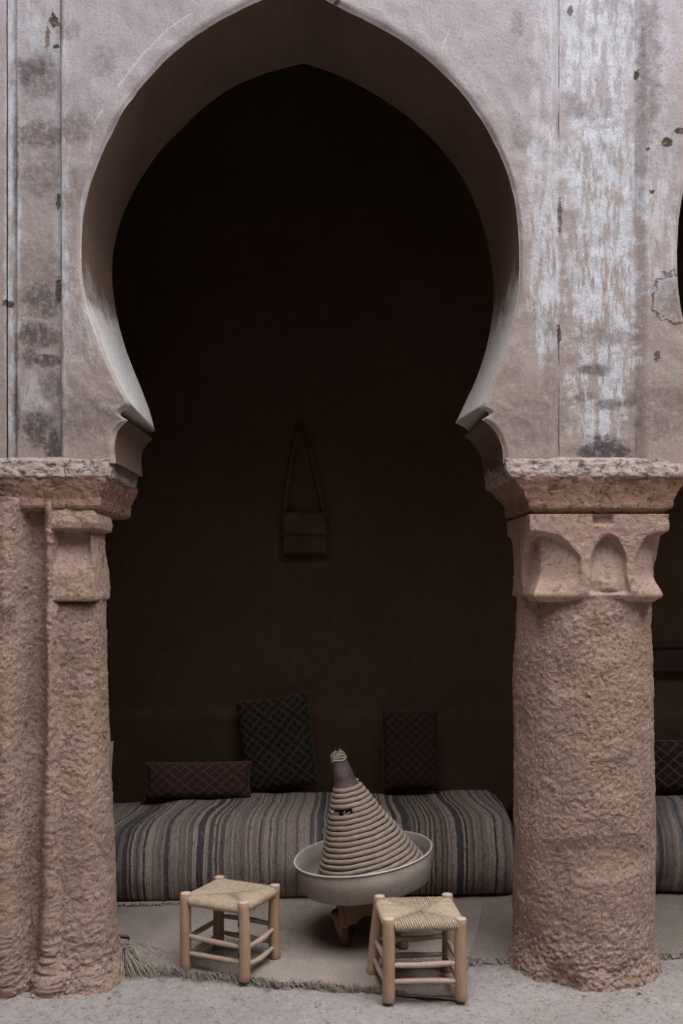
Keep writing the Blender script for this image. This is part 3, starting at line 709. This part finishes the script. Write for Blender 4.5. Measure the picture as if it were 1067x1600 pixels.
# ================================================================== BENCHES under rag rugs
def bench(label, x0, x1, yL, yR, mat, seed, sag_left=0.0, droop=0.10):
    root = empty('bench', ((x0 + x1) / 2, (yL + yR) / 2, 0)); tag(root, label, 'bench', 'rug-covered benches along the back wall')
    prof = [(.035, .012), (.0, .06), (-.03, .14), (-.042, .22), (-.03, .30), (.0, .365), (.05, .42), (.12, .452), (.22, .470), (.40, .478), (.60, .470), (.68, .455), (.70, .40), (.70, .2), (.70, .012)]
    pf = resample(prof, 130, 5); al = np.r_[0, np.cumsum(np.hypot(*np.diff(pf, axis=0).T))]
    nx = 560; X = np.linspace(x0, x1, nx); W_ = x1 - x0
    XX = np.broadcast_to(X[:, None], (nx, 130)).copy(); AL = np.broadcast_to(al[None], XX.shape)
    Yp = np.broadcast_to(pf[None, :, 0], XX.shape).copy(); Zp = np.broadcast_to(pf[None, :, 1], XX.shape).copy()
    P = np.stack([XX, Yp, Zp], -1)
    e = np.minimum(XX - x0, x1 - XX); er = np.sqrt(np.clip(1 - (1 - np.clip(e / droop, 0, 1)) ** 2, 0, 1))
    lump = .014 * fbm(P, 2.2, 3, .5, seed) + .005 * vnoise(P, 7, seed + 3)
    rib = .0022 * np.cos(2 * np.pi * 84 * (XX + .004 * vnoise(P, 5, seed + 9)))
    ny, nzv = np.gradient(pf[:, 1]), -np.gradient(pf[:, 0]); nl = np.hypot(ny, nzv); ny, nzv = -ny / nl, -nzv / nl
    D = lump + rib
    Y = Yp + ny[None] * D; Z = np.maximum(Zp + nzv[None] * D, .024)
    Y = .33 + (Y - .33) * (.78 + .22 * er); Z = Z * (.80 + .20 * er) * .945
    Z = np.maximum(Z - sag_left * sstep(x0 + .75, x0 + .25, XX) * (Z / .47), .024)
    Y = Y + yL + (yR - yL) * (XX - x0) / W_
    V = np.stack([XX, Y, Z], -1)
    # the woven bands lean over to the side on the top of the bench
    skew = .16 * sstep(.45, .80, AL) * (1 - 1.6 * (XX - x0) / W_)
    uv = np.stack([XX - skew, AL], -1).reshape(-1, 2)
    cloc = np.array(root.location)
    np_mesh('rag_rug_cover', V - cloc, grid_quads(nx, 130), mat, root, True, uv)
    # stuffed ends under the cover
    for s_, xx in ((0, x0), (1, x1)):
        mbm = MB(); ring = V[0 if s_ == 0 else -1] - cloc; c = ring.mean(0)
        mbm.add([tuple(c)] + [tuple(p) for p in ring], [(0, i + 1, i + 2) if s_ == 0 else (0, i + 2, i + 1) for i in range(len(ring) - 1)])
        mbm.build('end_panel', M['mattress'], root)
    return root
bench('long bench draped in a striped multicoloured rag rug behind the basin', -1.55, .93, 1.03, 1.19, M['rag'], 5, .055)
bench('grey striped rug-covered bench seen to the right of the column', 1.02, 3.3, 1.21, 1.21, M['rag2'], 45)
# frayed plain hem of the rug lying on the mat
hm = MB()
def hem(k):
    u = random.uniform(-1.3, -.55); yb_ = 1.03 + .16 * (u + 1.55) / 2.48 + .01
    Ln = random.uniform(.02, .05); a = random.gauss(0, .5)
    return [(u, yb_, .022), (u + math.sin(a) * Ln * .5, yb_ - Ln * .6, .026), (u + math.sin(a) * Ln, yb_ - Ln, .019)], .0022
bobj = [o for o in COL.objects if o.name == 'bench'][0]
o = strands(420, hem).build('hem_fringe', M['linen'], bobj); tag(o, kind='stuff')
o.data.transform(Matrix.Translation(-Vector(bobj.location)))

# ================================================================== CUSHIONS
def pillow_mesh(name, w_, h_, t_, mat, parent, n=40, pinch=.05, seed=0):
    u = np.linspace(-1, 1, n); U, Vv = np.meshgrid(u, u, indexing='ij')
    th = (np.clip(1 - U ** 4, 0, 1) * np.clip(1 - Vv ** 4, 0, 1)) ** .45
    X = U * w_ / 2 * (1 - pinch * (1 - Vv ** 2) * U ** 2); Z = Vv * h_ / 2 * (1 - pinch * (1 - U ** 2) * Vv ** 2)
    P = np.stack([X, 0 * X, Z], -1); lum = 1 + .16 * fbm(P, 5, 3, .5, seed)
    f = np.stack([X, -th * t_ / 2 * lum, Z + h_ / 2], -1); b = np.stack([X, th * t_ / 2 * lum, Z + h_ / 2], -1)
    V = np.concatenate([f.reshape(-1, 3), b.reshape(-1, 3)])
    Q = np.concatenate([grid_quads(n, n), grid_quads(n, n, False, n * n, True)])
    uv = np.concatenate([np.stack([U, Vv], -1).reshape(-1, 2)] * 2) * .5 + .5
    return np_mesh(name, V, Q, mat, parent, True, uv)
def cushion(label, px, py_bot, Y, w_, h_, t_, mat, tilt=0.0, lean=-12.0, yaw=0.0, zb=None, seed=0, tassel=False):
    z = WZ(py_bot, Y) if zb is None else zb
    root = empty('cushion', (WX(px, Y), Y, z), (R(lean), R(tilt), R(yaw))); tag(root, label, 'cushion', 'woven cushions on the benches')
    pillow_mesh('cover', w_, h_, t_, mat, root, 44, .05, seed)
    pts = []
    for k in range(33):
        a = k / 32 * 2 * math.pi; c, s_ = math.cos(a), math.sin(a)
        sc = 1 / max(abs(c), abs(s_)); uu, vv = c * sc, s_ * sc
        pts.append((uu * w_ / 2 * (1 - .05 * (1 - vv * vv) * uu * uu), 0, vv * h_ / 2 * (1 - .05 * (1 - uu * uu) * vv * vv) + h_ / 2))
    MB().tube(pts, .006, 6, False).build('piping', mat, root)
    return root
cushion('maroon kilim lumbar cushion with lozenge pattern at the left on the bench', 309, 1259, 1.54, .60, .205, .15, M['kilim_red'], 0, -10, 4, zb=.452, seed=3)
cushion('black shaggy patterned cushion tilted to the left against the wall', 441, 1254, 1.71, .44, .55, .15, M['kilim_dark'], -9, -12, -6, zb=.466, seed=13)
cushion('tall narrow dark cushion with zigzag weave behind the cone lid', 642, 1246, 1.72, .335, .475, .13, M['kilim_tall'], 0, -9, 2, zb=.456, seed=23)
cushion('dark lattice-patterned cushion on the grey bench right of the column', 1098, 1258, 1.68, .66, .30, .15, M['kilim_side'], 0, -10, 0, zb=.460, seed=33)
cushion('plain pale linen cushion peeping out behind the left pier', 128, 1292, 1.12, .30, .44, .17, M['linen'], 0, -6, 0, zb=.40, seed=43)

# ================================================================== SATCHEL on the back wall
YW = YB - .035
bag = empty('satchel', (WX(476, YW), YW, WZ(868, YW))); tag(bag, 'dark leather satchel hanging by its long strap on the back wall', 'bag')
def lb(px, py, dy=0.0): return (WX(px, YW) - bag.location.x, dy, WZ(py, YW) - bag.location.z)
pillow_mesh('pouch', .285, .255, .075, M['bag'], bag, 30, .03, 3)
fl = pillow_mesh('flap', .275, .145, .05, M['bag'], bag, 26, .02, 9); fl.location = (0, -.030, .115)
MB().tube([lb(445, 802, -.02), lb(447, 770, -.015), lb(456, 715, -.01), lb(466, 664, -.006)], .013, 8, True, .35, (0, 1, 0)).build('strap', M['bag'], bag)
MB().tube([lb(508, 815, -.02), lb(500, 770, -.015), lb(487, 715, -.01), lb(473, 664, -.006)], .012, 8, True, .35, (0, 1, 0)).build('strap', M['bag'], bag)
MB().tube([lb(469, 660, .04), lb(469, 657, -.025)], .006, 8).build('nail', M['iron'], bag)
MB().tube([lb(462, 838, -.066), lb(476, 846, -.070), lb(490, 838, -.066)], .006, 6).build('buckle', M['iron'], bag)

# dark framed panel on the wall of the next bay
pn = empty('wall_panel', (WX(1085, YW), YW, WZ(1048, YW))); tag(pn, 'dark framed panel on the gallery wall right of the column', 'panel')
pw, ph = .56, .165
MB().box(-pw/2, pw/2, -.004, .03, 0, ph).build('board', M['panel'], pn, False)
for a in ((-pw/2, pw/2, -.022, .0, 0, .024), (-pw/2, pw/2, -.022, .0, ph - .024, ph), (-pw/2, -pw/2 + .024, -.022, .0, .024, ph - .024), (pw/2 - .024, pw/2, -.022, .0, .024, ph - .024)):
    MB().box(*a).build('frame_bar', M['panel'], pn, False, .003)

# ================================================================== STOOLS
def stool(label, loc, rot, sx_, sy_, h=.328, seed=1, splay=None, cracks=False):
    rd = random.Random(seed)
    root = empty('stool', (loc[0], loc[1], .015), (0, 0, R(rot))); tag(root, label, 'stool', 'low rush-seated stools')
    hx, hy = sx_ / 2, sy_ / 2; splay = splay or {}
    cor = [(-hx, -hy), (hx, -hy), (hx, hy), (-hx, hy)]
    feet = []
    for k, (x, y) in enumerate(cor):
        dx, dy = splay.get(k, (rd.gauss(0, .003), rd.gauss(0, .003))); feet.append((x + dx, y + dy))
        r0 = .0245 + rd.gauss(0, .0008); hh = h + rd.gauss(0, .004)
        bx_, by_ = rd.gauss(0, .003), rd.gauss(0, .003)
        pts, rad = [], []
        for i in range(13):
            t = i / 12; s_ = math.sin(math.pi * t)
            pts.append((x + dx * (1 - t) + bx_ * s_, y + dy * (1 - t) + by_ * s_, t * hh))
            rad.append(r0 * (1.03 - .05 * t + .02 * math.sin(7 * t + seed + k)) * (.90 if i in (0, 12) else 1))
        pts.insert(1, (x + dx, y + dy, .004)); rad.insert(1, r0 * 1.03)
        pts.insert(-1, (x, y, hh - .004)); rad.insert(-1, r0 * .985)
        leg = MB().tube(pts, rad, 18).build('leg', M['stool_wood'], root)
        MB().tube([(x, y, hh - .003), (x, y, hh + .0008)], [r0 * .90, r0 * .86], 18).build('end_grain', M['end_grain'], leg)
        if cracks and k == 1:
            for zc, hc in ((.245, .017), (.205, .011), (.115, .014)):
                a = R(-118); c = Vector((x + math.cos(a) * r0 * .985, y + math.sin(a) * r0 * .985, zc))
                MB().tube([c + Vector((0, 0, hc)), c + Vector((.0, 0, hc * .3)), c - Vector((0, 0, hc * .6)), c - Vector((0, 0, hc))], [.0004, .0022, .0032, .0006], 8).build('split', M['crack'], leg)
    sides = [(0, 1), (1, 2), (2, 3), (3, 0)]
    for n_, (a, b) in enumerate(sides):
        for lvl, z in enumerate((.072, .145)):
            z = z + (-.010 if n_ % 2 else .0) + rd.gauss(0, .003)
            A_, B_ = Vector((*cor[a], 0)), Vector((*cor[b], 0))
            A_ = A_.lerp(Vector((*feet[a], 0)), 1 - z / h); B_ = B_.lerp(Vector((*feet[b], 0)), 1 - z / h)
            bow = rd.gauss(0, .006); tl = rd.gauss(0, .004)
            P_ = []; Rr = []
            for i in range(9):
                t = i / 8; p = A_.lerp(B_, t); s_ = math.sin(math.pi * t)
                P_.append((p.x, p.y, z + bow * s_ + tl * (t - .5)))
                Rr.append((.0085 + .0035 * s_ + .0008 * math.sin(11 * t + n_)))
            MB().tube(P_, Rr, 10).build('rung', M['rung_wood'], root)
    zr = h - .030; rw = .0165
    for n_, (a, b) in enumerate(sides):
        MB().tube([(*cor[a], zr), (*cor[b], zr)], .012, 8).build('seat_rail', M['rung_wood'], root)
    sp = .0096; mb = MB()
    for n_ in range(4):
        L_, D_ = (hx, hy) if n_ % 2 == 0 else (hy, hx)
        N_ = int((2 * L_ - .046) / sp)
        for i in range(N_ + 1):
            p = -L_ + .023 + i * (2 * L_ - .046) / N_
            inn = D_ * (1 - abs(p) / L_) + .002 + rd.gauss(0, .0015)
            zo = rd.gauss(0, .0008); sl = .007
            prof_ = [(inn, rw - .001 - .006 * (inn / D_) + zo, -sl * .5), (inn * .5, rw + .001 + zo, -sl * .2), (.0, rw + .002 + zo, 0), (-rw * .72, rw * .74, sl * .35), (-rw - .001, 0, sl), (-rw * .72, -rw * .74, sl * 1.4), (0, -rw - .001, sl * 1.6), (min(.05, inn + .01), -rw * .7, sl * 1.6)]
            pts = []
            for (q, dz, sh) in prof_:
                lx, ly = p + sh, -D_ + q
                if n_ == 0: X_, Y_ = lx, ly
                elif n_ == 1: X_, Y_ = -ly, lx
                elif n_ == 2: X_, Y_ = -lx, -ly
                else: X_, Y_ = ly, -lx
                pts.append((X_, Y_, zr + dz))
            mb.tube(pts, .0047, 6, True)
    mb.build('woven_seat', M['rush'], root)
    return root
stool('wooden stool with a rush seat turned at an angle, left of the basin', (-.484, .264), -25.0, .288, .275, .327, 3, None, True)
stool('wooden stool with a rush seat facing forward, right of the basin', (.320, .022), 4.6, .292, .290, .330, 8, {3: (-.032, .0)})

# ================================================================== LOW TABLE, BASIN, CONE LID
TY = .52; BX_, BZ_ = WX(567, TY), WZ(1332, TY)
roll, pit = R(-7.4), R(2.0)
Rb = Euler((pit, roll, 0)).to_matrix()
rimc = Vector((BX_, TY, BZ_)); up = Rb @ Vector((0, 0, 1))
bh = .142; bb = rimc - up * bh            # underside of the basin
bas = empty('basin', bb, (pit, roll, 0)); tag(bas, 'shallow round tin basin tipped on the low wooden table', 'basin')
ro, rb_ = .321, .300
MB().lathe([(0, 0), (rb_ - .03, 0), (rb_ - .008, .004), (rb_, .016), (rb_ + .010, .07), (ro, bh), (ro - .004, bh + .001), (ro - .008, bh - .002), (rb_ + .002, .07), (rb_ - .008, .022), (rb_ - .03, .012), (0, .010)], 96).build('bowl', M['basin'], bas)
rp = [(ro * math.cos(k / 64 * 2 * math.pi) * .997, ro * math.sin(k / 64 * 2 * math.pi) * .997, bh) for k in range(65)]
MB().tube(rp, .0048, 8, False).build('rim', M['rim'], bas)
# table: thick slab with a scalloped apron, three splayed legs; it leans like the basin
tab = empty('low_table', (bb.x, bb.y, .012)); tag(tab, 'small low wooden table with scalloped apron and stubby legs under the basin', 'table')
tb = bb - up * .002 - Vector(tab.location)
def tl_(x, y, z): return tb + Rb @ Vector((x, y, z))
yaw = R(5)
def ty_(x, y): return x * math.cos(yaw) - y * math.sin(yaw), x * math.sin(yaw) + y * math.cos(yaw)
def slab(x0, x1, y0, y1, z0, z1):
    b = MB().box(x0, x1, y0, y1, z0, z1); b.v = [tuple(tl_(*ty_(p[0], p[1]), p[2])) for p in b.v]; return b
slab(-.165, .175, -.165, .165, -.022, 0).build('table_top', M['table_wood'], tab, False, .005)
def apron(flip, axis):
    n = 28; V = []; F = []
    for i in range(n + 1):
        t = i / n; s_ = -.155 + .31 * t
        dep = .094 + .024 * (1 if t < .28 or t > .72 else 0) * sstep(.0, .06, np.array(abs(t - .5) - .22)) - .014 * math.sin(math.pi * t) + .006 * math.sin(9 * math.pi * t)
        taper = .014 * (abs(t - .5) > .46)
        for (d, z) in ((0, -.02), (.022, -.02), (.022, -.02 - dep + taper), (0, -.02 - dep + taper)):
            off = (-.150 + d) * flip
            x, y = (s_, off) if axis == 0 else (off, s_)
            V.append(tuple(tl_(*ty_(x, y), z)))
    for i in range(n):
        for k in range(4): F.append((i * 4 + k, i * 4 + (k + 1) % 4, (i + 1) * 4 + (k + 1) % 4, (i + 1) * 4 + k))
    F += [(3, 2, 1, 0), tuple(n * 4 + k for k in range(4))]
    return MB().add(V, F)
for fl_, ax in ((1, 0), (-1, 0), (1, 1), (-1, 1)): apron(fl_, ax).build('apron', M['table_wood'], tab, False, .004)
for (x, y) in ((-.098, -.128), (.125, -.11), (.115, .125), (-.125, .125)):
    p0 = tl_(*ty_(x, y), -.03); dirv = Rb @ Vector((.10 * (1 if x < 0 else -.2), .02, -1)); 
    if y < 0 and x < 0:
        p0 = Vector((WX(526, .42), .42, WZ(1425, .42))) - Vector(tab.location); gx, gy = ground(542, 1482)
        dirv = Vector((gx, gy, 0)) - Vector((tab.location.x, tab.location.y, 0)) - p0
    t = (p0.z) / -dirv.z; p1 = p0 + dirv * t
    MB().tube([p0, p0.lerp(p1, .3), p0.lerp(p1, .6), p0.lerp(p1, .9), p1], [.028, .026, .027, .024, .020], 12).build('leg', M['table_wood'], tab)
# coiled cone lid
cr = Euler((R(1.5), R(-15.6), 0)); Rc = cr.to_matrix()
tipw = Vector((WX(526.5, TY - .03), TY - .03, WZ(1176, TY - .03)))
CH = .565
cone = empty('cone_lid', tipw - Rc @ Vector((0, 0, CH)), cr); tag(cone, 'tall conical coiled palm-fibre basket lid with dark leather tip in the basin', 'basket lid')
pr = np.array([(0.0, .026), (.02, .031), (.09, .043), (.154, .058), (.215, .089), (.333, .141), (.443, .196), (.493, .222), (.565, .252)])
rad_at = lambda s: float(np.interp(s, pr[:, 0], pr[:, 1]))
pitch = .0218; turns = (CH - .150) / pitch; nst = int(turns * 56)
pts = []; rads = []
for i in range(nst + 1):
    a = i / 56; s_ = .150 + a * pitch; th_ = a * 2 * math.pi
    jit = .0016 * math.sin(i * .9) + .0012 * math.sin(i * .37 + 1)
    r_ = rad_at(s_) - .006 + .0022 * math.sin(th_ * 1.0 + a * .7)
    # the torn hole near the top on the left of the face
    pts.append((r_ * math.cos(th_), r_ * math.sin(th_), CH - s_ + jit * .5)); rads.append(.0116 + .0006 * math.sin(i * 1.7))
hole_s, hole_a = .258, math.radians(-122)
groups, cur, curr = [], [], []
for i, (p, r_) in enumerate(zip(pts, rads)):
    s_ = CH - p[2]; a = math.atan2(p[1], p[0]); da = (a - hole_a + math.pi) % (2 * math.pi) - math.pi
    if (abs(s_ - hole_s) / .013) ** 2 + ((da + .05 * math.sin(i * 2.1)) / .50) ** 2 < 1:
        if len(cur) > 1: groups.append((cur, curr))
        cur, curr = [], []
    else: cur.append(p); curr.append(r_)
if len(cur) > 1: groups.append((cur, curr))
mb = MB()
for g, r_ in groups: mb.tube(g, r_, 8, True)
mb.build('coil', M['coil'], cone)
# torn fibres hanging across the hole
mb = MB()
for k in range(26):
    a0 = hole_a + random.uniform(-.5, .5); s0 = hole_s + random.uniform(-.016, .004); r0 = rad_at(s0) + .004
    a1 = a0 + random.gauss(0, .12); s1 = s0 + random.uniform(.006, .022); r1 = rad_at(s1) + random.uniform(-.008, .012)
    mb.tube([(r0 * math.cos(a0), r0 * math.sin(a0), CH - s0), ((r0 + r1) / 2 * math.cos((a0 + a1) / 2), (r0 + r1) / 2 * math.sin((a0 + a1) / 2), CH - (s0 + s1) / 2 - .001), (r1 * math.cos(a1), r1 * math.sin(a1), CH - s1)], random.uniform(.0010, .0022), 4)
tag(mb.build('torn_fibres', M['coil'], cone), kind='stuff')
# dark inner lining seen through the tear
MB().lathe([(max(rad_at(s_) - .022, .01), CH - s_) for s_ in np.linspace(.14, .56, 20)], 40).build('lining', M['crack'], cone)
MB().lathe([(.0, CH - .004), (.018, CH - .004), (.030, CH - .014), (.033, CH - .03), (.042, CH - .08), (.0465, CH - .10), (.0475, CH - .112), (.046, CH - .118), (.058, CH - .152), (.060, CH - .160), (.052, CH - .163)], 40).build('leather_cap', M['leather'], cone)
mb = MB()
for k in range(3):
    z_ = CH - .012 - k * .010
    mb.tube([((.031 + .002 * k) * math.cos(t / 20 * 2 * math.pi), (.031 + .002 * k) * math.sin(t / 20 * 2 * math.pi), z_ + .004 * math.sin(t * .9 + k)) for t in range(21)], .0042, 6, False)
for k in range(14):
    a = random.uniform(0, 6.28); r_ = random.uniform(.01, .03)
    mb.tube([(r_ * math.cos(a), r_ * math.sin(a), CH - .01), (r_ * .6 * math.cos(a + .5), r_ * .6 * math.sin(a + .5), CH + random.uniform(.0, .012)), (.034 * math.cos(a + 1.2), .034 * math.sin(a + 1.2), CH - random.uniform(0, .02))], .0024, 5)
mb.build('twine_knot', M['straw'], cone)

# ================================================================== clay crumbs on the floor
mb = MB(); ico = [(0, 0, 1), (.9, 0, .1), (.2, .85, .0), (-.8, .4, .1), (-.6, -.7, .0), (.4, -.8, .1), (0, 0, -.6)]
icf = [(0, 1, 2), (0, 2, 3), (0, 3, 4), (0, 4, 5), (0, 5, 1), (6, 2, 1), (6, 3, 2), (6, 4, 3), (6, 5, 4), (6, 1, 5)]
for k in range(520):
    q = random.random()
    if q < .45: a = random.uniform(-3.0, -.1); r_ = .34 + abs(random.gauss(0, .10)); x, y = CX + r_ * math.cos(a), CY + r_ * math.sin(a)
    elif q < .75: x = random.uniform(-1.5, -.9); y = -.02 - abs(random.gauss(0, .07)) - (.08 if x < -1.3 else 0)
    else: x, y = random.uniform(-1.5, 1.6), random.uniform(-.45, .0)
    s_ = random.choice((.003, .004, .005, .006, .009)) * random.uniform(.7, 1.3)
    z = float(floor_h(np.array([[x]]), np.array([[y]]))[0, 0])
    a = random.uniform(0, 6.28); c_, n_ = math.cos(a), math.sin(a)
    mb.add([(x + s_ * (p[0] * c_ - p[1] * n_), y + s_ * (p[0] * n_ + p[1] * c_), z + s_ * .5 * (p[2] + .3)) for p in ico], icf)
o = mb.build('clay_crumbs', M['clod'], None, False); tag(o, 'small crumbs of clay scattered on the earth floor', 'clay crumbs', kind='stuff')
